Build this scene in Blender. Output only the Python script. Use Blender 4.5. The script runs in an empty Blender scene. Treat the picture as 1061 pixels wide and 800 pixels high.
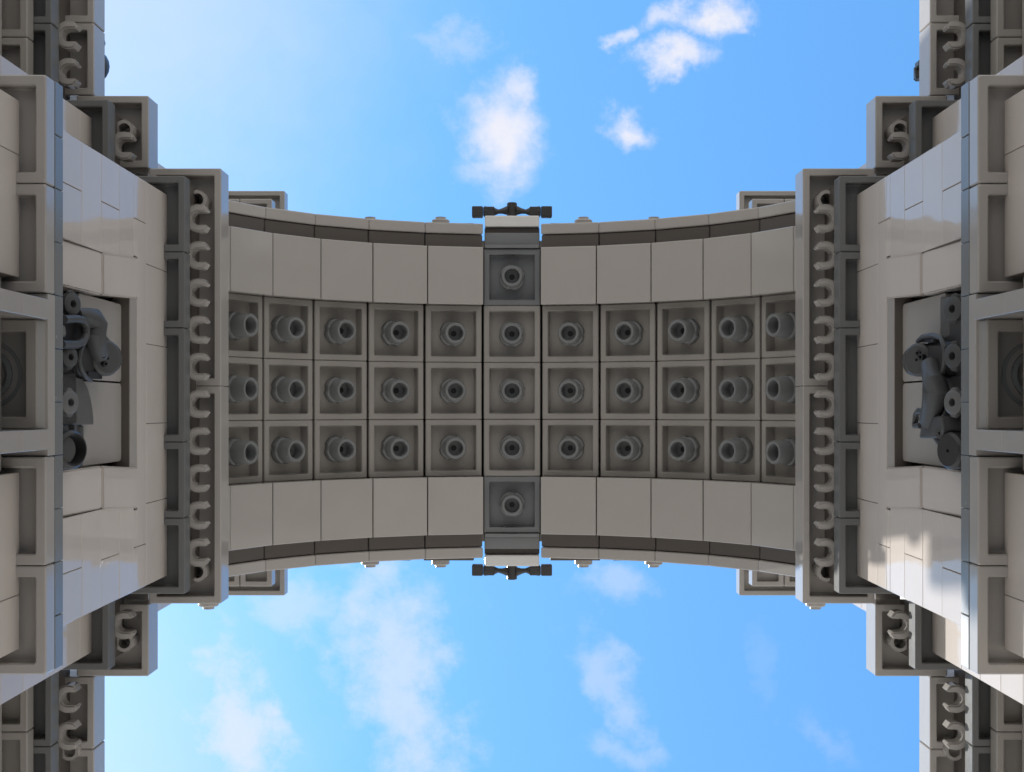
import bpy, bmesh, math, random
from mathutils import Vector, Matrix
random.seed(4)
R = math.radians
scene = bpy.context.scene
C = scene.collection
GROUND = -1.6
F = 1400.0            # focal length in photo pixels (photo 1061 wide)
DELTA = R(11.8)      # angle of one vault segment
ZC = 37.54             # height of the vault axis
RC = 9.96             # radius to the coffer rims
RT = 9.52            # radius to the smooth soffit tiles

# ------------------------------------------------------------------ materials
def plastic(name, col, rough=0.22, var=0.06, bump=0.02, spec=0.5):
    m = bpy.data.materials.new(name); m.use_nodes = True
    nt = m.node_tree; N = nt.nodes; L = nt.links
    b = N['Principled BSDF']
    geo = N.new('ShaderNodeNewGeometry')
    tc = N.new('ShaderNodeTexCoord')
    n1 = N.new('ShaderNodeTexNoise'); n1.inputs['Scale'].default_value = 0.9; n1.inputs['Detail'].default_value = 5
    L.new(tc.outputs['Object'], n1.inputs['Vector'])
    add = N.new('ShaderNodeMath'); add.operation = 'ADD'
    L.new(geo.outputs['Random Per Island'], add.inputs[0]); L.new(n1.outputs['Fac'], add.inputs[1])
    mr = N.new('ShaderNodeMapRange'); mr.inputs['From Min'].default_value = 0.2; mr.inputs['From Max'].default_value = 1.8
    mr.inputs['To Min'].default_value = 1 - var; mr.inputs['To Max'].default_value = 1 + var
    L.new(add.outputs[0], mr.inputs['Value'])
    vm = N.new('ShaderNodeVectorMath'); vm.operation = 'SCALE'; vm.inputs[0].default_value = col
    L.new(mr.outputs[0], vm.inputs['Scale']); L.new(vm.outputs[0], b.inputs['Base Color'])
    n2 = N.new('ShaderNodeTexNoise'); n2.inputs['Scale'].default_value = 3.5; n2.inputs['Detail'].default_value = 7
    L.new(tc.outputs['Object'], n2.inputs['Vector'])
    r2 = N.new('ShaderNodeMapRange'); r2.inputs['To Min'].default_value = rough * 0.85; r2.inputs['To Max'].default_value = rough * 1.2
    L.new(n2.outputs['Fac'], r2.inputs['Value']); L.new(r2.outputs[0], b.inputs['Roughness'])
    n3 = N.new('ShaderNodeTexNoise'); n3.inputs['Scale'].default_value = 1.3; n3.inputs['Detail'].default_value = 2
    L.new(tc.outputs['Object'], n3.inputs['Vector'])
    bp = N.new('ShaderNodeBump'); bp.inputs['Strength'].default_value = bump; bp.inputs['Distance'].default_value = 0.25
    L.new(n3.outputs['Fac'], bp.inputs['Height']); L.new(bp.outputs[0], b.inputs['Normal'])
    b.inputs['Specular IOR Level'].default_value = spec
    return m

TAN = plastic('warm_grey_plastic', (0.335, 0.316, 0.289), 0.12, bump=0.03, spec=0.3)
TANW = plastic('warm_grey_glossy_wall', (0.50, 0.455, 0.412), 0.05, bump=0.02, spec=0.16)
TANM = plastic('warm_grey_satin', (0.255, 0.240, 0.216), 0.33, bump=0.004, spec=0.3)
BLU = plastic('blue_grey_plastic', (0.165, 0.172, 0.168), 0.25, bump=0.005, spec=0.25)
DRK = plastic('dark_blue_grey_plastic', (0.128, 0.131, 0.128), 0.2, bump=0.004, spec=0.12)
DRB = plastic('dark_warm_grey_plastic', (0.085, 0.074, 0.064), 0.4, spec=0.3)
CHR = plastic('charcoal_plastic', (0.04, 0.039, 0.038), 0.3, bump=0.005, spec=0.3)
LGT = plastic('pale_grey_plastic', (0.56, 0.56, 0.53), 0.2)
KEY = plastic('keystone_grey_plastic', (0.155, 0.160, 0.158), 0.25, bump=0.005)
RLF = plastic('relief_grey_plastic', (0.068, 0.069, 0.068), 0.42, bump=0.005, spec=0.2)
RL2 = plastic('relief_light_plastic', (0.13, 0.13, 0.127), 0.3, bump=0.005, spec=0.3)
SHD = plastic('relief_shield_plastic', (0.10, 0.10, 0.095), 0.35, bump=0.005, spec=0.3)
SHADE = plastic('black_shade_fill', (0.01, 0.01, 0.01), 0.6)  # solid black standing in for shade in gaps and openings

# ------------------------------------------------------------------ mesh helpers
def box(bm, x0, x1, y0, y1, z0, z1, bev=0.03, seg=1):
    if x0 > x1: x0, x1 = x1, x0
    if y0 > y1: y0, y1 = y1, y0
    t = bmesh.new()
    v = [t.verts.new((x, y, z)) for x in (x0, x1) for y in (y0, y1) for z in (z0, z1)]
    for f in ((0,1,3,2),(4,6,7,5),(0,4,5,1),(2,3,7,6),(0,2,6,4),(1,5,7,3)):
        t.faces.new([v[i] for i in f])
    if bev:
        bmesh.ops.bevel(t, geom=t.edges[:], offset=bev, segments=seg, affect='EDGES', profile=0.6)
    merge(bm, t)

def merge(bm, t, mat=None):
    me = bpy.data.meshes.new('tmp')
    if mat is not None: t.transform(mat)
    t.to_mesh(me); t.free(); bm.from_mesh(me); bpy.data.meshes.remove(me)

def tray(bm, x0, x1, y0, y1, z0, z1, rim=0.2, depth=0.4, bev=0.025):
    """plate seen from below: rim around a recess that opens downwards"""
    if x0 > x1: x0, x1 = x1, x0
    t = bmesh.new()
    g = 0.008
    x0 += g; x1 -= g; y0 += g; y1 -= g
    o = [(x0,y0),(x1,y0),(x1,y1),(x0,y1)]
    i = [(x0+rim,y0+rim),(x1-rim,y0+rim),(x1-rim,y1-rim),(x0+rim,y1-rim)]
    ob = [t.verts.new((a,b,z0)) for a,b in o]; ot = [t.verts.new((a,b,z1)) for a,b in o]
    ib = [t.verts.new((a,b,z0)) for a,b in i]; it = [t.verts.new((a,b,z0+depth)) for a,b in i]
    for k in range(4):
        n = (k+1) % 4
        t.faces.new((ob[k], ob[n], ot[n], ot[k])); t.faces.new((ob[k], ib[k], ib[n], ob[n]))
        t.faces.new((ib[k], it[k], it[n], ib[n]))
    t.faces.new(ot); t.faces.new(it[::-1])
    bmesh.ops.recalc_face_normals(t, faces=t.faces[:])
    bmesh.ops.bevel(t, geom=t.edges[:], offset=bev, segments=1, affect='EDGES', profile=0.6)
    merge(bm, t)

def prism(bm, pts, a, b, axis='z', bev=0.0):
    """polygon extruded along an axis: pts are the two other coordinates in order"""
    t = bmesh.new()
    def P(p, h):
        if axis == 'z': return (p[0], p[1], h)
        if axis == 'y': return (p[0], h, p[1])
        return (h, p[0], p[1])
    lo = [t.verts.new(P(p, a)) for p in pts]; hi = [t.verts.new(P(p, b)) for p in pts]
    n = len(pts)
    t.faces.new(lo); t.faces.new(hi[::-1])
    for k in range(n): t.faces.new((lo[k], hi[k], hi[(k+1)%n], lo[(k+1)%n]))
    bmesh.ops.recalc_face_normals(t, faces=t.faces[:])
    if bev: bmesh.ops.bevel(t, geom=t.edges[:], offset=bev, segments=1, affect='EDGES')
    merge(bm, t)

def lathe(bm, prof, mat=Matrix(), n=28, wob=None):
    """closed profile [(r,h)...] turned round local z; r may be 0 at the ends"""
    t = bmesh.new(); rings = []
    for j, (r, h) in enumerate(prof):
        if r < 1e-6: rings.append([t.verts.new((0,0,h))]); continue
        ring = []
        for k in range(n):
            rr = r
            if wob and j in wob: rr = r * (1 - 0.10 * (1 if (k % 8) in (0,1) else 0))
            ring.append(t.verts.new((rr*math.cos(2*math.pi*k/n), rr*math.sin(2*math.pi*k/n), h)))
        rings.append(ring)
    for a, b in zip(rings, rings[1:]):
        for k in range(n):
            n1 = (k+1) % n
            if len(a) == 1: t.faces.new((a[0], b[n1], b[k]))
            elif len(b) == 1: t.faces.new((a[k], a[n1], b[0]))
            else: t.faces.new((a[k], a[n1], b[n1], b[k]))
    bmesh.ops.recalc_face_normals(t, faces=t.faces[:])
    merge(bm, t, mat)

def tube(bm, pts, rad, n=12):
    t = bmesh.new(); rings = []
    for i, p in enumerate(pts):
        p = Vector(p); q = Vector(pts[min(i+1, len(pts)-1)]); o = Vector(pts[max(i-1, 0)])
        d = (q-o).normalized(); u = d.orthogonal().normalized() if not rings else (u - d*u.dot(d)).normalized()
        w = d.cross(u); r = rad[i] if isinstance(rad, (list, tuple)) else rad
        rings.append([t.verts.new(p + u*r*math.cos(2*math.pi*k/n) + w*r*math.sin(2*math.pi*k/n)) for k in range(n)])
    for a, b in zip(rings, rings[1:]):
        for k in range(n): t.faces.new((a[k], a[(k+1)%n], b[(k+1)%n], b[k]))
    t.faces.new(rings[0][::-1]); t.faces.new(rings[-1])
    bmesh.ops.recalc_face_normals(t, faces=t.faces[:])
    merge(bm, t)

def axis_x(x, y, z, flip=False):      # lathe axis pointing along +X
    return Matrix.Translation((x, y, z)) @ Matrix.Rotation(R(-90 if flip else 90), 4, 'Y')

def link(name, bm, mat, parent=None, off=(0,0,0), sx=1, smooth=False, label=None):
    if sx < 0: bm.transform(Matrix.Scale(-1, 4, (1,0,0)))
    bm.transform(Matrix.Translation(-Vector(off)))
    if sx < 0: bmesh.ops.reverse_faces(bm, faces=bm.faces[:])
    me = bpy.data.meshes.new(name); bm.to_mesh(me); bm.free()
    me.materials.append(mat)
    if smooth: me.shade_smooth(); me.set_sharp_from_angle(angle=R(35))
    o = bpy.data.objects.new(name, me); C.objects.link(o)
    if parent: o.parent = parent
    if label: o['label'] = label
    return o

def thing(name, label, cat, loc, group=None):
    o = bpy.data.objects.new(name, None); o.location = loc; C.objects.link(o)
    o.empty_display_size = 0.5
    o['label'] = label; o['category'] = cat
    if group: o['group'] = group
    return o

def copy_part(o, parent, loc, roty=0.0):
    c = o.copy(); C.objects.link(c); c.parent = parent
    c.location = loc; c.rotation_euler = (0, roty, 0)
    for ch in o.children:
        d = ch.copy(); C.objects.link(d); d.parent = c
    return c

# ------------------------------------------------------------------ vault
def build_vault():
    root = thing('coffered_vault', 'curved vault of grey square coffers with round studs, spanning between the two piers', 'vault', (0, 0, GROUND))
    zz = -GROUND
    def place(k): th = k*DELTA; return th
    def pos(k, r, y): th = k*DELTA; return (r*math.sin(th), y, ZC + r*math.cos(th) + zz)
    def mk_coffer(mat, bossmat, label=None, rim=0.2):
        b = bmesh.new(); tray(b, -1.0, 1.0, -1.0, 1.0, 0, 0.9, rim=rim, depth=0.42)
        c = link('coffer', b, mat, root, label=label)
        b = bmesh.new()
        # notched collar, then a hollow stud that points down
        lathe(b, [(0.0,0.0),(0.44,0.0),(0.46,-0.04),(0.46,-0.22),(0.44,-0.26),(0.38,-0.28),(0.38,-0.32),(0.37,-0.80),(0.345,-0.84),(0.285,-0.84),(0.26,-0.81),(0.255,-0.40),
                  (0.10,-0.40),(0.095,-0.10),(0.0,-0.10)], Matrix.Translation((0,0,0.43)), n=32, wob=(1,2,3,4))
        s = link('stud', b, bossmat, c, smooth=True)
        b = bmesh.new(); lathe(b, [(0.0,0.0),(0.12,0.0),(0.12,-0.012),(0.0,-0.012)], Matrix.Translation((0,0,0.045)))
        link('stud_hole_shade', b, SHADE, c)  # black disc plugs the hole, stands in for its shade
        return c
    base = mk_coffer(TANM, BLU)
    dark = mk_coffer(KEY, BLU, 'dark blue-grey coffer at the outer end of the crown row')
    first = True
    for k in range(-6, 7):
        for y in (-2, 0, 2):
            if first:
                base.location = pos(k, RC, y); base.rotation_euler = (0, k*DELTA, 0); first = False
            else: copy_part(base, root, pos(k, RC, y), k*DELTA)
    dark.location = pos(0, RC, -4.0)
    copy_part(dark, root, pos(0, RC, 4.0))
    # smooth soffit tiles
    w = RT*math.tan(DELTA/2) - 0.014
    b = bmesh.new(); box(b, -w, w, -1.0, 1.0, 0, 1.0, 0.02)
    tile = link('soffit_tile', b, TAN, root)
    b = bmesh.new(); box(b, -1.01, 1.01, -0.23, 0.23, 0, 1.0, 0.02)
    band = link('archivolt_recess', b, DRB, root)
    b = bmesh.new(); box(b, -1.02, 1.02, -0.185, 0.185, 0, 1.1, 0.03); box(b, -0.86, 0.84, -0.2, 0.2, 0.25, 0.8, 0.01)
    vou = link('archivolt_block', b, TAN, root)
    n = 0
    for k in list(range(-6, 0)) + list(range(1, 7)):
        for s in (-1, 1):
            if n == 0:
                for o, r, y in ((tile, RT, 4.0*s), (band, RC-0.04, 5.24*s), (vou, RC-0.10, 5.68*s)):
                    o.location = pos(k, r, y); o.rotation_euler = (0, k*DELTA, 0)
            else:
                for o, r, y in ((tile, RT, 4.0*s), (band, RC-0.04, 5.24*s), (vou, RC-0.10, 5.68*s)):
                    copy_part(o, root, pos(k, r + random.uniform(-.006, .006), y), k*DELTA)
            n += 1
    off = (0, 0, GROUND)
    for s in (-1, 1):        # keystone faces at both ends of the crown row
        zt = ZC + RC
        b = bmesh.new(); box(b, -0.96, 0.96, 5.01*s, 5.13*s, zt-0.12, zt+1.2, 0.015); box(b, -0.97, 0.97, 5.14*s, 5.56*s, zt+0.03, zt+1.3, 0.015)
        link('keystone', b, KEY, root, off)
        b = bmesh.new(); box(b, -0.97, 0.97, 5.57*s, 5.76*s, zt+0.25, zt+1.4, 0.015)
        link('keystone_fillet', b, DRB, root, off)
        b = bmesh.new(); box(b, -0.96, 0.96, 5.78*s, 6.17*s, zt+0.02, zt+1.5, 0.05, 2)
        link('keystone_cap', b, LGT, root, off)
        for sx in (-1, 1):
            b = bmesh.new(); box(b, 0.975*sx, 1.06*sx, 5.05*s, 5.3*s, zt+0.15, zt+1.0, 0.01)
            link('side_clip', b, TAN, root, off)
    # backing shell behind the coffers, closed, painted black so the gaps read as deep shade
    b = bmesh.new()
    pts = []
    for k in range(0, 33): a = R(-88 + 176*k/32); pts.append((math.sin(a)*(RC+1.05), ZC + math.cos(a)*(RC+1.05)))
    for k in range(0, 33): a = R(88 - 176*k/32); pts.append((math.sin(a)*(RC+1.6), ZC + math.cos(a)*(RC+1.6)))
    t = bmesh.new()
    n = 33
    inner = pts[:33]; outer = pts[33:][::-1]
    for y0, y1 in ((-5.35, 5.35),):
        V = [[t.verts.new((p[0], y, p[1])) for p in ring] for ring in (inner, outer) for y in (y0, y1)]
        for a_, b_ in ((0,1),(1,3),(3,2),(2,0)):
            for k in range(n-1): t.faces.new((V[a_][k], V[b_][k], V[b_][k+1], V[a_][k+1]))
        t.faces.new((V[0][0],V[1][0],V[3][0],V[2][0])); t.faces.new((V[0][-1],V[1][-1],V[3][-1],V[2][-1]))
    bmesh.ops.recalc_face_normals(t, faces=t.faces[:])
    merge(b, t)
    link('backing', b, SHADE, root, off)
    return root
build_vault()

# ------------------------------------------------------------------ upper storey over the vault
def build_upper():
    off = (0, 0, GROUND)
    root = thing('attic_storey', 'grey upper storey above the vault, showing only corner trays and round bosses past its edges', 'attic', off)
    b = bmesh.new()
    arc = [(math.sin(R(a))*(RC+1.65), ZC+math.cos(R(a))*(RC+1.65)) for a in range(-80, 81, 4)]
    t = bmesh.new()
    V = [[t.verts.new((p[0], y, zv)) for p in arc for zv in (p[1] if q == 0 else 56.0,)] for y in (-5.45, 5.45) for q in (0, 1)]
    for a_, b_ in ((0,1),(1,3),(3,2),(2,0)):
        for k in range(len(arc)-1): t.faces.new((V[a_][k], V[b_][k], V[b_][k+1], V[a_][k+1]))
    for e in (0, -1): t.faces.new((V[0][e], V[1][e], V[3][e], V[2][e]))
    bmesh.ops.recalc_face_normals(t, faces=t.faces[:]); merge(b, t)
    link('spandrel', b, TAN, root, off)
    b = bmesh.new(); box(b, -24, 24, -6.1, 6.1, 56.02, 64, 0.05); box(b, -23, 23, -5.9, 5.9, 64.01, 65, 0.05)
    link('attic_block', b, TAN, root, off)
    for s in (-1, 1):
        b = bmesh.new()
        for q in (-1, 1):
            for x0, x1 in ((1.42, 3.28), (3.76, 5.4), (6.1, 7.8), (8.2, 9.9)): box(b, q*x0, q*x1, 5.46*s, 6.27*s, 50.2, 51.4, 0.02)
        link('frieze', b, DRB, root, off)
        for x in (-8.0, -5.36, -2.7, 2.7, 5.36, 8.0):
            b = bmesh.new(); lathe(b, [(0,0),(0.34,0),(0.34,0.40),(0.30,0.44),(0.20,0.45),(0.20,0.53),(0,0.53)], Matrix.Translation((x, 6.08*s, 51.1)) @ Matrix.Rotation(R(-90*s), 4, 'X'))
            link('frieze_boss', b, TAN, root, off, smooth=True)
        for sx in (-1, 1):
            b = bmesh.new()
            for x0, y0 in ((9.38, 5.58), (10.65, 5.58), (12.7, 5.58)):
                w = {9.38: 1.25, 10.65: 2.0, 12.7: 2.0}[x0]
                tray(b, sx*x0, sx*(x0+w), min(s*5.58, s*7.58), max(s*5.58, s*7.58), 52.8, 53.6, 0.2, 0.3)
            link('entablature_tray', b, TAN, root, off)
            b = bmesh.new(); tray(b, sx*9.2, sx*15.2, min(s*6.2, s*8.2), max(s*6.2, s*8.2), 54.7, 55.5, 0.2, 0.35)
            link('cornice_tray', b, TAN, root, off)
            b = bmesh.new(); box(b, sx*9.6, sx*23, s*5.5, s*7.3, 53.62, 56.0, 0.03)
            link('attic_corner', b, TAN, root, off)
            b = bmesh.new(); lathe(b, [(0,0),(0.40,0),(0.40,0.40),(0.36,0.45),(0.22,0.46),(0.22,0.56),(0,0.56)], Matrix.Translation((sx*12.1, 8.05*s, 53.9)) @ Matrix.Rotation(R(-90*s), 4, 'X'))
            link('corner_boss', b, TAN, root, off, smooth=True)
build_upper()

# ------------------------------------------------------------------ piers
XW = 9.15
def course_wall(b, X, depth, edges, zs, joints, gap=0.014, hole=None):
    """courses of glossy blocks: outer face at |X| = X, joints per course"""
    for i in range(len(zs)-1):
        z0, z1 = zs[i], zs[i+1]
        js = [-edges] + [j for j in joints[i]] + [edges]
        for a, c in zip(js, js[1:]):
            segs = [(a, c)]
            if hole and hole[0] - 0.01 < z0 and z1 < hole[1] + 0.01:
                h = hole[2]
                segs = [(p, q) for p, q in ((a, min(c, -h)), (max(a, h), c)) if q - p > 0.05]
            for p, q in segs:
                box(b, -X + random.uniform(-.004, .004), -X-depth, p+gap/2, q-gap/2, z0+gap/2, z1-gap/2, 0.012)

def clip_bm():
    """C-shaped clip, opening towards +X, hanging down"""
    b = bmesh.new(); n = 14; ro, ri = 0.38, 0.175
    pts = [(0.19, ro-0.0), (0.0, ro)]
    out = [(ro*math.cos(a), ro*math.sin(a)) for a in [math.pi/2 + math.pi*k/n for k in range(n+1)]]
    inn = [(ri*math.cos(a), ri*math.sin(a)) for a in [math.pi*1.5 - math.pi*k/n for k in range(n+1)]]
    poly = [(0.16, ro-0.02)] + out + [(0.16, -ro+0.02), (0.25, -ri-0.05), (0.2, -ri)] + inn + [(0.2, ri), (0.25, ri+0.05)]
    t = bmesh.new(); N = len(poly)
    lo = [t.verts.new((p[0], p[1], 0)) for p in poly]; hi = [t.verts.new((p[0], p[1], 0.42)) for p in poly]
    for k in range(N): t.faces.new((lo[k], hi[k], hi[(k+1)%N], lo[(k+1)%N]))
    f = t.faces.new(lo); t.faces.new(hi[::-1])
    bmesh.ops.recalc_face_normals(t, faces=t.faces[:])
    bmesh.ops.bevel(t, geom=[e for e in t.edges if all(v.co.z < 0.01 for v in e.verts)], offset=0.045, segments=2, affect='EDGES')
    bmesh.ops.triangulate(t, faces=[f for f in t.faces if len(f.verts) > 4])
    merge(b, t)
    return b

def build_pier(sx):
    side = 'left' if sx > 0 else 'right'
    off = Vector((-16*sx, 0, GROUND))
    root = thing('arch_pier', 'grey block pier with C-shaped clips and stepped cornice, at the ' + ('left' if sx > 0 else 'right') + ' of the vault', 'pier', off, 'piers carrying the vault')
    def L(name, b, mat, smooth=False, label=None, parent=None):
        return link(name, b, mat, parent or root, off, sx, smooth, label)
    zz = -GROUND
    # upper inner wall: block courses round the niche
    b = bmesh.new()
    zs = [25.7, 27.5, 28.75, 30.1, 31.5, 32.7, 33.8, 35.85]
    jt = [[], [-4,4], [], [-4,4], [], [-4,4], [-3,-1,1,3]]
    # course 32.7-33.8 closes the niche; below it the niche is open within |y| < 2.85
    for i in range(7):
        z0, z1 = zs[i], zs[i+1]; js = [-5.06] + jt[i] + [5.06]
        top = 32.95 if z0 > 32 and z0 < 33 else z0
        for a, c in zip(js, js[1:]):
            segs = [(a, c)] if z0 >= 32.7 else [(p, q) for p, q in ((a, min(c, -2.86)), (max(a, 2.86), c)) if q-p > 0.04]
            for p, q in segs:
                if z0 == 32.7:
                    box(b, -XW, -XW-1.2, p+.006, q-.006, 33.03, z1-.006, 0.012)
                    for p2, q2 in ((p, min(q, -3.08)), (max(p, 3.08), q)):
                        if q2-p2 > .04: box(b, -XW, -XW-1.2, p2+.006, q2-.006, z0+.006, 33.02, 0.012)
                else: box(b, -XW + random.uniform(-.003,.003), -XW-(0.35 if abs((p+q)/2) < 2.8 else 1.2), p+.006, q-.006, z0+.006, z1-.006, 0.012)
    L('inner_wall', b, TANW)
    # top rim of the niche, a little behind the wall face
    b = bmesh.new(); box(b, -9.17, -9.6, -2.84, 2.84, 32.46, 33.02, 0.01); L('niche_lintel', b, TAN)
    b = bmesh.new(); box(b, -9.19, -9.6, -2.84, 2.84, 32.42, 32.455, 0.0); L('niche_soffit_shade', b, DRB)  # thin strip under the lintel, shade put in as darker colour
    # reveal slabs left and right of the niche, two each side
    for s in (-1, 1):
        for (za, zb, ya, yb, yc, yd, xa, xb) in ((25.7, 30.09, 1.9, 2.85, 1.9, 2.85, 9.30, 9.13), (30.12, 33.0, 1.9, 2.85, 2.06, 3.06, 9.10, 9.13)):
            t = bmesh.new()
            fr = [t.verts.new((-xa, s*ya, za)), t.verts.new((-xa, s*yb, za)), t.verts.new((-xb, s*yd, zb)), t.verts.new((-xb, s*yc, zb))]
            bk = [t.verts.new((v.co.x-0.55, v.co.y, v.co.z)) for v in fr]
            t.faces.new(fr); t.faces.new(bk[::-1])
            for k in range(4): t.faces.new((fr[k], bk[k], bk[(k+1)%4], fr[(k+1)%4]))
            bmesh.ops.recalc_face_normals(t, faces=t.faces[:])
            bmesh.ops.bevel(t, geom=t.edges[:], offset=0.035, segments=2, affect='EDGES')
            bb = bmesh.new(); merge(bb, t); L('niche_slab', bb, TANW)
    # niche back: smooth panels with rounded corners over a darker ground
    b = bmesh.new()
    for y0, y1 in ((-1.88, -0.02), (0.02, 1.88)):
        pts = []
        for cx, cy, a0 in ((y1-.12, 32.41-.12, 0), (y0+.12, 32.41-.12, 90), (y0+.12, 29.3, 180), (y1-.12, 29.3, 270)):
            for q in range(4): a = R(a0+30*q); pts.append((cx+.12*math.cos(a), cy+.12*math.sin(a)))
        prism(b, pts, -9.72, -9.37, 'x', 0.01)
    L('niche_panel', b, TAN)
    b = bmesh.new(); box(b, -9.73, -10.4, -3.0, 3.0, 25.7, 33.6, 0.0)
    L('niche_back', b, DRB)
    # core of the pier
    b = bmesh.new()
    box(b, -10.36, -23, -5.0, 5.0, 25.7, 36.0, 0.02)
    L('pier_core', b, TAN)
    for s in (-1, 1):
        b = bmesh.new()
        zz_ = [GROUND] + [GROUND + 0.02 + 1.35*k for k in range(1, 28)]
        zz_ = [z for z in zz_ if z < 35] + [35.86]
        for i in range(len(zz_)-1):
            o = 0.0 if i % 2 else 1.0
            xs = [11.15] + [x for x in (12.15+o, 14.15+o, 16.15+o, 18.15+o, 20.15+o)] + [23]
            box(b, -11.15, -11.95, 5.07*s, 7.09*s, zz_[i]+.006, zz_[i+1]-.006, 0.012)
            box(b, -11.96, -23, 5.07*s, 7.085*s, zz_[i]+.006, zz_[i+1]-.006, 0.012)
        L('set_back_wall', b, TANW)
        b = bmesh.new(); box(b, -13.2, -23, 7.1*s, 14*s, GROUND, 34.98, 0.02)
        L('outer_buttress', b, TAN)
        # solid masses above the cornice
        b = bmesh.new(); box(b, -10.3, -23, 5.4*s, 6.54*s, 38.3, 52.7, 0.02)
        for k in range(10): box(b, -10.285, -10.5, 5.45*s, 6.5*s, 38.4+1.4*k, 39.78+1.4*k, 0.012)
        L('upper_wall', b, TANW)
        b = bmesh.new(); box(b, -16.6, -23, 6.6*s, 13*s, 38.25, 50, 0.02)
        L('upper_buttress', b, TAN)
    b = bmesh.new(); box(b, -10.3, -23, -5.38, 5.38, 38.3, 54, 0.02); L('upper_core', b, TAN)
    # lower wall with the side arch passing through it
    b = bmesh.new()
    hw, spring = 2.9, 15.0
    arc = [(hw*math.cos(R(a)), spring+hw*math.sin(R(a))) for a in range(0, 181, 10)]
    prism(b, [(5.0, GROUND), (5.0, 24.6), (-5.0, 24.6), (-5.0, GROUND), (-hw, GROUND)] + [(p[0], p[1]) for p in arc[::-1]] + [(hw, GROUND)], -10.4, -23, 'x')
    L('side_arch_body', b, TAN)
    # facing blocks of the lower wall, open in the middle, one part each side of the side arch
    for s in (-1, 1):
        b = bmesh.new(); z = GROUND; i = 0
        while z < 24.7:
            z1 = min(z+1.3, 24.92)
            if z1 > 24.4: z1 = 24.92
            js = [1.79, 4.05, 5.06] if z > 17.9 else ([2.9, 4.0, 5.06] if i % 2 else [2.9, 5.06])
            if z > 17.9 and i % 2 == 0: js = [1.79, 3.1, 5.06]
            for p, q in zip(js, js[1:]): box(b, -9.08, -10.39, s*p+.006*s, s*q-.006*s, z+.006, z1-.006, 0.012)
            i += 1; z = z1
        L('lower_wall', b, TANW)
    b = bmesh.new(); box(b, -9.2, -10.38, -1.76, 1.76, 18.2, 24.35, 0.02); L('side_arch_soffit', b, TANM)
    # keystone of the side arch: tray between two prongs
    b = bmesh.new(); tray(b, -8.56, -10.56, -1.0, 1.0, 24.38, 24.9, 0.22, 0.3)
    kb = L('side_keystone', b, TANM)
    b = bmesh.new(); lathe(b, [(0,0.33),(0.62,0.33),(0.62,0.28),(0.55,0.28),(0.55,0.31),(0.45,0.31),(0.45,0.22),(0.36,0.22),(0.36,0.33),(0,0.33)][1:-1] , Matrix.Translation((-9.56, 0, 24.38)), n=36)
    L('stud_ring', b, BLU, True)
    for s in (-1, 1):
        b = bmesh.new()
        box(b, -8.45, -10.37, 1.0*s, 1.37*s, 23.32, 24.7, 0.01); box(b, -8.45, -10.37, 1.0*s, 1.37*s, 21.9, 23.3, 0.01)
        box(b, -8.45, -10.37, 1.0*s, 1.37*s, 17.9, 21.88, 0.01)
        L('keystone_prong', b, TAN)
    # hollow between the prongs stays open: the soffit of the side arch is cut back there
    # impost course: trays, then a blue-grey band of one-stud blocks
    for y0, y1 in ((-5.5,-3.5),(-3.5,-1.5),(1.5,3.5),(3.5,5.5)):
        b = bmesh.new(); tray(b, -8.52, -10.52, y0, y1, 24.73, 25.2, 0.2, 0.3); L('impost_tray', b, TAN)
    b = bmesh.new(); box(b, -8.52, -10.3, -1.49, 1.49, 24.83, 25.2, 0.012); L('impost_block', b, TAN)
    b = bmesh.new()
    for k in range(11): box(b, -8.525, -10.2, -5.5+k+.006, -4.5+k-.006, 25.22, 25.66, 0.012)
    L('impost_band', b, BLU)
    # dark course under the clips
    for (x, y0, y1) in ((8.59,-5.5,-3.5),(8.59,-3.5,-1.5),(8.59,-1.5,1.5),(8.59,1.5,3.5),(8.59,3.5,5.5),(10.59,5.5,7.5),(10.59,-7.5,-5.5),(12.09,7.5,9.5),(12.09,-9.5,-7.5),(12.09,9.5,11.5),(12.09,-11.5,-9.5),(12.09,11.5,13.5),(12.09,-13.5,-11.5)):
        b = bmesh.new(); tray(b, -x, -x-2, y0, y1, 35.5, 36.1, 0.18, 0.4); L('dark_tray', b, DRK)
    for s in (-1, 1):
        for a, c in ((7,9),(9,11),(11,13)):
            b = bmesh.new(); tray(b, -12.55, -14.55, min(s*a,s*c), max(s*a,s*c), 35.0, 35.48, 0.2, 0.35); L('facade_tray', b, TANM)
    # clip backing, coloured dark to stand in for shade in the recess
    b = bmesh.new(); box(b, -8.70, -10.5, -5.4, 5.4, 36.12, 37.6, 0.0)
    for s in (-1, 1): box(b, -10.80, -12.2, 5.45*s, 7.4*s, 36.12, 37.6, 0.0); box(b, -12.3, -14.2, 7.45*s, 13.4*s, 36.12, 37.6, 0.0)
    L('clip_recess_shade', b, DRB)
    # pale cornice trays
    for (x, y0, y1, l) in ((8.0,-6,0,2),(8.0,0,6,2),(10.0,6,8,2),(10.0,-8,-6,2),(11.5,8,10,2.4),(11.5,-10,-8,2.4),(11.5,10,12,2.4),(11.5,-12,-10,2.4),(11.5,12,14,2.4),(11.5,-14,-12,2.4)):
        b = bmesh.new(); tray(b, -x, -x-l, y0, y1, 37.2, 38.2, 0.2, 0.5); L('cornice_tray', b, TAN)
    # C clips: one mesh, copied
    proto = None
    cl = [(8.44, y) for y in (-4.5,-3.5,-2.5,-1.5,-.5,.5,1.5,2.5,3.5,4.5)] + [(10.44, -6.45), (10.44, 6.45)] + [(11.94, s*y) for s in (-1,1) for y in (8.43, 9.43)]
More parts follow.
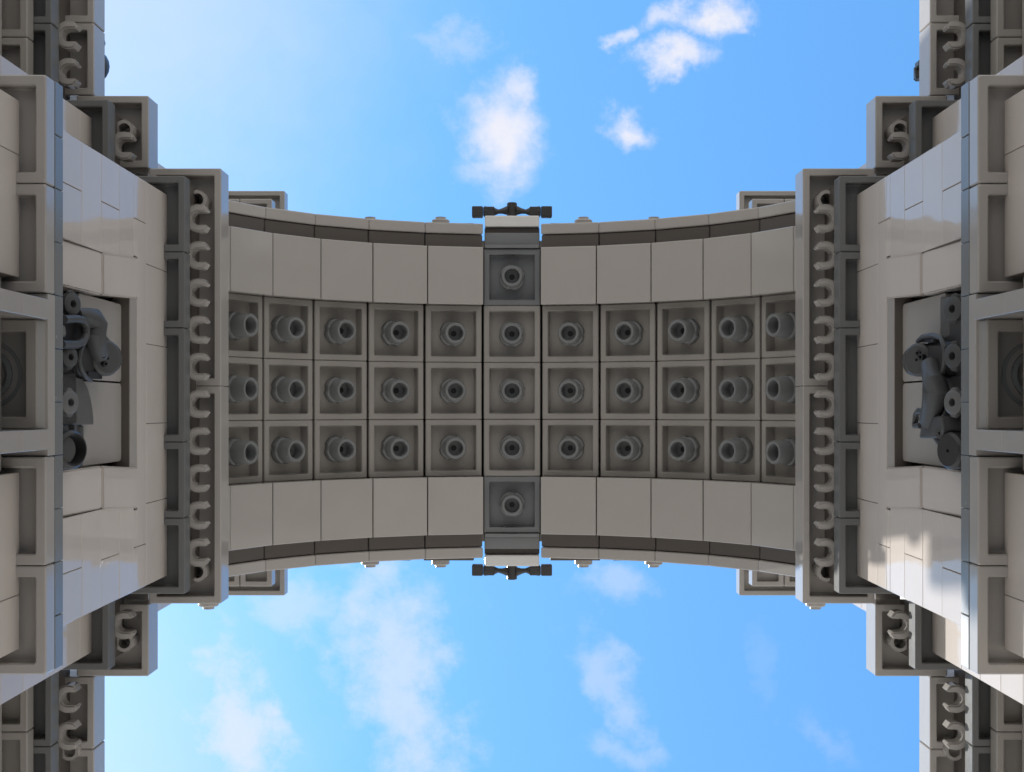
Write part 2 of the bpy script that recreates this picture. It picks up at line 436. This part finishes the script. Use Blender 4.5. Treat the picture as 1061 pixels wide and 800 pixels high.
    for x, y in cl:
        if proto is None:
            b = clip_bm()
            if sx < 0: b.transform(Matrix.Scale(-1, 4, (1,0,0))); bmesh.ops.reverse_faces(b, faces=b.faces[:])
            proto = link('clip', b, TAN, root); c = proto
        else:
            c = proto.copy(); C.objects.link(c); c.parent = root
        c.location = Vector((-x*sx, y, 36.3)) - off
    for x, y in ((8.62,-5.1),(8.62,5.1),(10.62,-7.02),(10.62,7.02),(12.12,10.0)):
        b = bmesh.new(); lathe(b, [(0.17,0),(0.26,0),(0.26,0.6),(0.17,0.6),(0.17,0)], Matrix.Translation((-x, y, 36.98))); L('clip_ring', b, TAN, True)
for sx in (1, -1): build_pier(sx)

# ------------------------------------------------------------------ keystone ornaments
for s, lab in ((-1, 'small charcoal winged ornament on the pale keystone cap at the top edge of the vault'), (1, 'small charcoal winged ornament on the pale keystone cap at the bottom edge of the vault')):
    z = ZC + RC + 0.55
    off = Vector((0, 6.4*s, z))
    root = thing('keystone_ornament', lab, 'ornament', off, 'ornaments on the keystone caps')
    b = bmesh.new(); lathe(b, [(0,-.28),(.15,-.28),(.18,-.25),(.18,.25),(.15,.28),(0,.28)], Matrix.Translation((0, 6.42*s, z)) @ Matrix.Rotation(R(90), 4, 'X'), n=20)
    link('knob', b, CHR, root, off, smooth=True)
    for q in (-1, 1):
        b = bmesh.new()
        tube(b, [(q*.15, 6.42*s, z), (q*.35, 6.40*s, z), (q*.48, 6.38*s, z), (q*.62, 6.38*s, z), (q*.98, 6.38*s, z)], [.17,.10,.08,.14,.2], 12)
        box(b, q*.62, q*1.02, (6.22)*s, (6.54)*s, z-.18, z+.18, .03); box(b, q*1.03, q*1.42, (6.17)*s, (6.55)*s, z-.22, z+.22, .03)
        link('wing', b, CHR, root, off, smooth=True)

# ------------------------------------------------------------------ relief sculptures in the niches
def px(x, y, X):
    """photo pixel on the vertical plane |X| -> (X, Y, Z) on the left pier"""
    s = (530.5 - x)/X
    return (-X, (y-423.3)/s + 0.62, F/s)
def knob(b, x, y, X, r, t=0.16, hole=0.4, tilt=125):
    P = px(x, y, X)
    h = r*hole
    lathe(b, [(h, -t), (r*.85, -t), (r, -t*.7), (r, 0.1), (h*1.4, 0.12), (h, 0.08), (h, -t)], Matrix.Translation(P) @ Matrix.Rotation(R(tilt), 4, 'Y') @ Matrix.Scale(-1, 4, (0,0,1)), n=24)

def slab_px(b, pts, X, t, bev=0.03):
    """outline given on the plane |X|, extruded back by t"""
    prism(b, [px(x_, y_, X)[1:] for x_, y_ in pts], -X, -X-t, 'x', bev)
def eye(b, x, y, X, r, t=0.07, hole=0.35, tilt=116):
    """lobed ring: a disc with a hole and a bump above and below"""
    knob(b, x, y, X, r, t, hole, tilt)
    P = Vector(px(x, y, X)); m = Matrix.Translation(P) @ Matrix.Rotation(R(tilt), 4, 'Y')
    for q in (-1, 1):
        t_ = bmesh.new(); bmesh.ops.create_cone(t_, cap_ends=True, segments=14, radius1=r*.5, radius2=r*.45, depth=t)
        t_.transform(m @ Matrix.Translation((0, q*r*.78, 0))); merge(b, t_)
def relief_left():
    off = Vector((-9.4, 0, 28))
    root = thing('relief_sculpture', 'dark grey relief with a large disc and quarter-round shield in the left pier niche', 'sculpture', off, 'reliefs in the pier niches')
    def K(n, b, m, sm=True): return link(n, b, m, root, off, smooth=sm)
    b = bmesh.new(); slab_px(b, ((60,304),(80,306),(83,330),(83,392),(83,440),(82,478),(60,480)), 9.28, .4); slab_px(b, ((60,388),(79,386),(80,440),(60,442)), 9.18, .3)
    K('body', b, CHR, False)
    b = bmesh.new(); slab_px(b, ((78,440),(87,440),(88,470),(86,486),(76,486)), 9.3, .3, .05); K('side_plate', b, RLF, False)
    b = bmesh.new(); eye(b, 73.5, 315, 9.08, .23); K('ring', b, RLF)
    b = bmesh.new(); eye(b, 71, 370, 9.08, .21); K('ring', b, RLF)
    b = bmesh.new(); eye(b, 71, 417, 9.0, .24); K('ring', b, RL2)
    # hollow square cuff
    b = bmesh.new(); tube(b, [px(64,357,9.0), px(80,357,8.98), px(86,354,8.96), px(89,347,8.95), px(89,338,8.95), px(86,332,8.96), px(78,330,9.0), px(66,331,9.0)], .085, 10)
    K('cuff', b, RLF)
    b = bmesh.new(); slab_px(b, ((66,334),(86,334),(87,354),(66,354)), 9.15, .3, .02); K('cuff_hollow_shade', b, SHADE, False)  # solid black slab in place of the shaded inside of the cuff
    b = bmesh.new(); slab_px(b, ((62,336),(68,337),(69,349),(62,350)), 9.0, .2, .03); K('cuff_pin', b, RL2, False)
    b = bmesh.new(); tube(b, [px(80,326,9.1), px(88,327,9.02), px(95,330,8.96), px(99,337,8.93), px(98,346,8.93), px(99,355,8.95), px(103,366,9.0)], [.12,.17,.24,.26,.24,.22,.22], 18); K('arm', b, RLF)
    # drum with a wide end disc
    b = bmesh.new(); slab_px(b, ((83,358),(88,355),(104,360),(106,382),(104,392),(90,392),(84,384),(81,372)), 9.08, .35, .09); K('drum', b, CHR)
    b = bmesh.new(); slab_px(b, ((92,385),(106,385),(106,393),(92,393)), 9.02, .2, .01); K('drum_slot_shade', b, SHADE, False)  # black slab painted as the shade of a slot
    b = bmesh.new(); tube(b, [px(87,356,9.02), px(83,364,9.0), px(82,373,9.0), px(84,383,9.0), px(89,391,9.0), px(94,394,9.02)], .05, 8); K('drum_lip', b, RLF)
    b = bmesh.new(); knob(b, 107, 371, 8.98, .40, .14, .1, 122); knob(b, 110, 371, 9.05, .34, .2, .1, 122); K('disc', b, RLF)
    b = bmesh.new(); knob(b, 107, 368, 8.86, .07, .02, .5, 122); knob(b, 109, 377, 8.87, .06, .02, .5, 122); K('disc_hole_shade', b, SHADE)  # black marks laid on the disc as shaded holes
    b = bmesh.new(); tube(b, [px(101,350,9.05), px(107,350,9.05), px(111,355,9.05)], .08, 10); K('disc_lug', b, RLF)
    b = bmesh.new(); slab_px(b, ((79,391),(86,393),(90.5,401),(93.5,411),(95.5,421),(96.7,431),(97,440),(79,440)), 9.2, .25, .01); K('shield', b, SHD, False)
    b = bmesh.new(); knob(b, 69, 466, 9.1, .40, .22, .78, 118); K('wheel', b, CHR)
    b = bmesh.new(); lathe(b, [(0,-.1),(.2,-.08),(.27,0),(0,0.05)], Matrix.Translation(px(68,466,9.05)) @ Matrix.Rotation(R(118), 4, 'Y'), n=24); K('hub', b, RLF)
    b = bmesh.new(); slab_px(b, ((66,441),(71,441),(72,452),(66,452)), 9.1, .2, .01); K('strut', b, RLF, False)
    b = bmesh.new(); slab_px(b, ((77,440),(80,440),(80,455),(77,455)), 9.1, .2, .01); K('strut', b, RLF, False)
def relief_right():
    off = Vector((9.4, 0, 28))
    root = thing('relief_sculpture', 'dark grey relief with a cup and long hanging arm in the right pier niche', 'sculpture', off, 'reliefs in the pier niches')
    m = lambda x: 1061-x
    def K(n, b, mt, sm=True): return link(n, b, mt, root, off, -1, smooth=sm)
    def M_(pts): return [(m(x), y) for x, y in pts]
    b = bmesh.new(); slab_px(b, M_(((1000,304),(984,306),(983,345),(978,350),(976,390),(976,440),(980,440),(982,482),(1000,482))), 9.3, .4)
    slab_px(b, M_(((1000,390),(979,390),(978,438),(1000,438))), 9.2, .2); K('body', b, CHR, False)
    b = bmesh.new(); slab_px(b, M_(((974,308),(983,307),(983,350),(974,350))), 9.33, .2, .02); K('side_plate', b, SHD, False)
    for y, mt in ((320, RLF), (369, RLF), (417, RL2)):
        b = bmesh.new(); eye(b, m(989), y, 9.05, .25); K('ring', b, mt)
    b = bmesh.new(); slab_px(b, M_(((957,354),(975,354),(979,360),(978,392),(958,392))), 9.05, .35, .1); K('cup', b, CHR)
    b = bmesh.new(); slab_px(b, M_(((953,349),(968,348),(966,355),(953,355))), 9.0, .2, .01); K('cup_opening_shade', b, SHADE, False)  # solid black piece, shade of the cup mouth as colour
    b = bmesh.new(); tube(b, [px(m(951),354,9.0), px(m(956),349,8.98), px(m(966),347,8.97), px(m(975),350,8.97), px(m(979),360,8.97), px(m(979),376,8.98), px(m(976),388,9.0)], .055, 8); K('cup_lip', b, RLF)
    b = bmesh.new(); knob(b, m(954), 373, 8.98, .37, .14, .1, 122); knob(b, m(951), 374, 9.05, .33, .2, .1, 122); K('disc', b, RLF)
    b = bmesh.new(); knob(b, m(954), 370, 8.86, .07, .02, .5, 122); knob(b, m(951), 366, 8.87, .06, .02, .5, 122); K('disc_hole_shade', b, SHADE)  # small black rings imitate the shade of two holes
    b = bmesh.new(); tube(b, [px(m(964),378,8.95), px(m(966),390,8.9), px(m(969),399,8.86), px(m(970),406,8.85), px(m(968),416,8.86), px(m(965),428,8.88), px(m(963),436,8.9)], [.2,.21,.26,.28,.25,.22,.22], 18); K('arm', b, RLF)
    b = bmesh.new(); slab_px(b, M_(((956,431),(975,431),(977,445),(974,454),(952,454))), 8.85, .4, .03); K('hand_guard', b, RLF, False)
    b = bmesh.new(); tube(b, [px(m(958),427,8.95), px(m(952),426,8.93), px(m(949),430,8.93), px(m(948),441,8.93), px(m(954),441,8.93)], .07, 10); K('hand', b, RLF)
    b = bmesh.new(); tube(b, [px(m(972),452,9.05), px(m(978),459,9.08), px(m(982),470,9.1), px(m(984),480,9.12)], [.12,.14,.12,.1], 12); knob(b, m(980), 449, 9.0, .13, .2, .3, 125); K('leg', b, RLF)
    b = bmesh.new(); knob(b, m(990), 467, 9.1, .38, .2, .1, 112); K('wheel', b, CHR)
    b = bmesh.new(); slab_px(b, M_(((976,442),(986,442),(984,456),(978,452))), 9.15, .1, .01); K('gap_shade', b, SHADE, False)  # black slab filling in shade between the parts
relief_left(); relief_right()

# small charcoal figures on the facade, just above the outer cornice trays
for sx, lab, sc in ((1, 'small charcoal facade figure peeking past the cornice at the upper left', 1), (-1, 'small charcoal facade figure peeking past the cornice at the upper right', 1)):
    off = Vector((-12.2*sx, -9.3, 39.0))
    root = thing('facade_figure', lab, 'sculpture', off, 'small facade figures')
    b = bmesh.new()
    if sx > 0:
        lathe(b, [(0,-.45),(.3,-.4),(.48,-.2),(.52,.1),(.4,.4),(0,.5)], Matrix.Translation((-12.25, -9.35, 39.3)), n=20)
        lathe(b, [(0,-.15),(.13,-.1),(.15,0),(.13,.1),(0,.15)], Matrix.Translation((-11.95, -10.0, 39.2)), n=14)
        tube(b, [(-12.2,-9.5,39.2),(-12.05,-9.8,39.2),(-11.95,-10,39.2)], .07)
    else:
        box(b, -11.75, -12.4, -9.4, -8.95, 39, 39.6, .06); box(b, -11.65, -12.0, -9.38, -9.2, 38.7, 39.1, .03)
        tube(b, [(-11.8,-8.95,39.2),(-11.75,-9.2,39.2),(-12.1,-9.4,39.2)], .11)
    link('figure_body', b, CHR, root, off, sx, smooth=True)

# ------------------------------------------------------------------ ground
def ground():
    b = bmesh.new(); S = 3000
    vs = [b.verts.new(p) for p in ((-S,-S,GROUND-.02),(S,-S,GROUND-.02),(S,S,GROUND-.02),(-S,S,GROUND-.02))]
    b.faces.new(vs)
    m = bpy.data.materials.new('pale_paving'); m.use_nodes = True
    nt = m.node_tree; p = nt.nodes['Principled BSDF']; p.inputs['Roughness'].default_value = .85
    br = nt.nodes.new('ShaderNodeTexBrick'); br.inputs['Scale'].default_value = .4
    br.inputs['Color1'].default_value = (.60,.54,.48,1); br.inputs['Color2'].default_value = (.56,.50,.445,1); br.inputs['Mortar'].default_value = (.2,.19,.18,1); br.inputs['Mortar Size'].default_value = .01
    tc = nt.nodes.new('ShaderNodeTexCoord'); nt.links.new(tc.outputs['Object'], br.inputs['Vector']); nt.links.new(br.outputs['Color'], p.inputs['Base Color'])
    o = link('ground', b, m); o['kind'] = 'structure'
ground()

# ------------------------------------------------------------------ sky and sun
SUN_EL, SUN_AZ = R(54), Vector((-1.0, 0.20))    # towards the sun, in world x, y
az = SUN_AZ.normalized()
sd = Vector((az.x*math.cos(SUN_EL), az.y*math.cos(SUN_EL), math.sin(SUN_EL)))
sun = bpy.data.lights.new('sun', 'SUN'); sun.energy = 3.6; sun.angle = R(.8); sun.color = (1, .965, .92)
so = bpy.data.objects.new('sun', sun); so.rotation_euler = sd.to_track_quat('Z', 'Y').to_euler(); so.location = (0, 0, 90); C.objects.link(so)
w = bpy.data.worlds.new('World'); scene.world = w; w.use_nodes = True
nt = w.node_tree; N = nt.nodes; LK = nt.links
bg = N['Background']
sky = N.new('ShaderNodeTexSky'); sky.sky_type = 'NISHITA'; sky.sun_disc = False
sky.sun_elevation = SUN_EL; sky.sun_rotation = math.atan2(az.x, az.y); sky.air_density = 1.0; sky.dust_density = 0.35; sky.ozone_density = 1.0
def M(op, a, b_=None, c=None, clamp=False):
    n = N.new('ShaderNodeMath'); n.operation = op; n.use_clamp = clamp
    for i, v in enumerate((a, b_, c)):
        if v is None: continue
        if isinstance(v, (int, float)): n.inputs[i].default_value = v
        else: LK.new(v, n.inputs[i])
    return n.outputs[0]
tc = N.new('ShaderNodeTexCoord'); sep = N.new('ShaderNodeSeparateXYZ'); LK.new(tc.outputs['Generated'], sep.inputs[0])
zc = M('MAXIMUM', sep.outputs['Z'], 0.08)
u = M('DIVIDE', sep.outputs['X'], zc); v = M('DIVIDE', sep.outputs['Y'], zc)
comb = N.new('ShaderNodeCombineXYZ'); LK.new(u, comb.inputs[0]); LK.new(v, comb.inputs[1])
def noise(scale, detail, rough, seed):
    n = N.new('ShaderNodeTexNoise'); n.noise_dimensions = '3D'
    mp = N.new('ShaderNodeMapping'); mp.inputs['Location'].default_value = (seed, seed*.7, seed*1.3)
    LK.new(comb.outputs[0], mp.inputs[0]); LK.new(mp.outputs[0], n.inputs['Vector'])
    n.inputs['Scale'].default_value = scale; n.inputs['Detail'].default_value = detail; n.inputs['Roughness'].default_value = rough
    return n
warp = noise(14, 6, .6, 3.1); ws = N.new('ShaderNodeSeparateColor'); LK.new(warp.outputs['Color'], ws.inputs[0])
uu = M('ADD', u, M('MULTIPLY', M('SUBTRACT', ws.outputs[0], .5), .075))
vv = M('ADD', v, M('MULTIPLY', M('SUBTRACT', ws.outputs[1], .5), .075))
fine = noise(34, 9, .62, 8.3).outputs['Fac']
cl = [(518,140,60,80,0,1.0,.75),(538,100,34,34,0,.8,.9),(652,130,38,24,20,.95,.8),(692,70,52,24,-4,.95,1.1),(735,18,58,32,-18,1.0,1.1),(690,32,44,20,-10,.7,1.2),(640,44,18,15,0,.7,1.2),(768,24,20,16,0,.5,1.3),
      (468,46,62,24,12,.3,1.4),(240,755,64,120,-14,.72,1.1),(305,630,76,58,20,.42,1.3),(412,700,80,160,-14,.56,1.2),(640,715,34,90,-38,.36,1.3),(650,775,66,26,10,.28,1.4),(628,603,56,32,0,.34,1.4),(852,768,20,56,-28,.15,1.4),(790,690,18,46,-20,.08,1.5),
      (90,-40,420,420,0,.55,.12),(60,860,330,420,0,.42,.12)]
tot = None
for x, y, rx, ry, rot, st, ns in cl:
    cx, cy = (x-530.5)/F, (y-423.3)/F; c_, s_ = math.cos(R(rot)), math.sin(R(rot))
    du = M('SUBTRACT', uu, cx); dv = M('SUBTRACT', vv, cy)
    a = M('MULTIPLY', M('ADD', M('MULTIPLY', du, c_), M('MULTIPLY', dv, s_)), F/rx)
    b2 = M('MULTIPLY', M('SUBTRACT', M('MULTIPLY', dv, c_), M('MULTIPLY', du, s_)), F/ry)
    d = M('SQRT', M('ADD', M('MULTIPLY', a, a), M('MULTIPLY', b2, b2)))
    m_ = M('SUBTRACT', 1.0, d)
    m_ = M('ADD', m_, M('MULTIPLY', M('SUBTRACT', fine, .52), ns*1.6))
    mr = N.new('ShaderNodeMapRange'); mr.interpolation_type = 'SMOOTHSTEP'; mr.inputs['From Min'].default_value = -.1; mr.inputs['From Max'].default_value = .95
    mr.inputs['To Max'].default_value = st; LK.new(m_, mr.inputs['Value'])
    # keep noise from making cloud far from its centre
    lim = N.new('ShaderNodeMapRange'); lim.interpolation_type = 'SMOOTHSTEP'; lim.inputs['From Min'].default_value = 1.5; lim.inputs['From Max'].default_value = .85; LK.new(d, lim.inputs['Value'])
    o_ = M('MULTIPLY', mr.outputs[0], lim.outputs[0])
    tot = o_ if tot is None else M('MAXIMUM', tot, o_)
mix = N.new('ShaderNodeMix'); mix.data_type = 'RGBA'; LK.new(tot, mix.inputs['Factor'])
tint = N.new('ShaderNodeVectorMath'); tint.operation = 'MULTIPLY'; tint.inputs[1].default_value = (.70, 1.20, 1.40); LK.new(sky.outputs[0], tint.inputs[0])
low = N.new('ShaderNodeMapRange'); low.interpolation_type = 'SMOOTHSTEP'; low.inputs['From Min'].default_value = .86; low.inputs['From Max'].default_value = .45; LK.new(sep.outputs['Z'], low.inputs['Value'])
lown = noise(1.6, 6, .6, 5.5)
added_haze = N.new('ShaderNodeMix'); added_haze.data_type = 'RGBA'; LK.new(M('MULTIPLY', low.outputs[0], M('ADD', .6, M('MULTIPLY', lown.outputs['Fac'], .6)), clamp=True), added_haze.inputs['Factor'])  # haze added to the unseen low sky to lighten and warm the walls
LK.new(tint.outputs[0], added_haze.inputs[6]); added_haze.inputs[7].default_value = (3.3, 3.15, 2.95, 1)
LK.new(added_haze.outputs[2], mix.inputs[6]); mix.inputs[7].default_value = (3.2, 3.25, 3.6, 1)
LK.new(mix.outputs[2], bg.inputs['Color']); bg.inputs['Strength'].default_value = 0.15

# ------------------------------------------------------------------ camera
cam = bpy.data.cameras.new('camera'); co = bpy.data.objects.new('camera', cam); C.objects.link(co)
co.location = (0, 0.62, 0); co.rotation_euler = (math.pi, 0, 0)
cam.sensor_fit = 'HORIZONTAL'; cam.sensor_width = 36; cam.lens = 36*F/1061
cam.shift_y = 23.3/1061; cam.clip_start = .1; cam.clip_end = 10000
scene.camera = co
scene.view_settings.view_transform = 'Standard'; scene.view_settings.look = 'None'; scene.view_settings.gamma = 1
scene.view_settings.exposure = 0.85
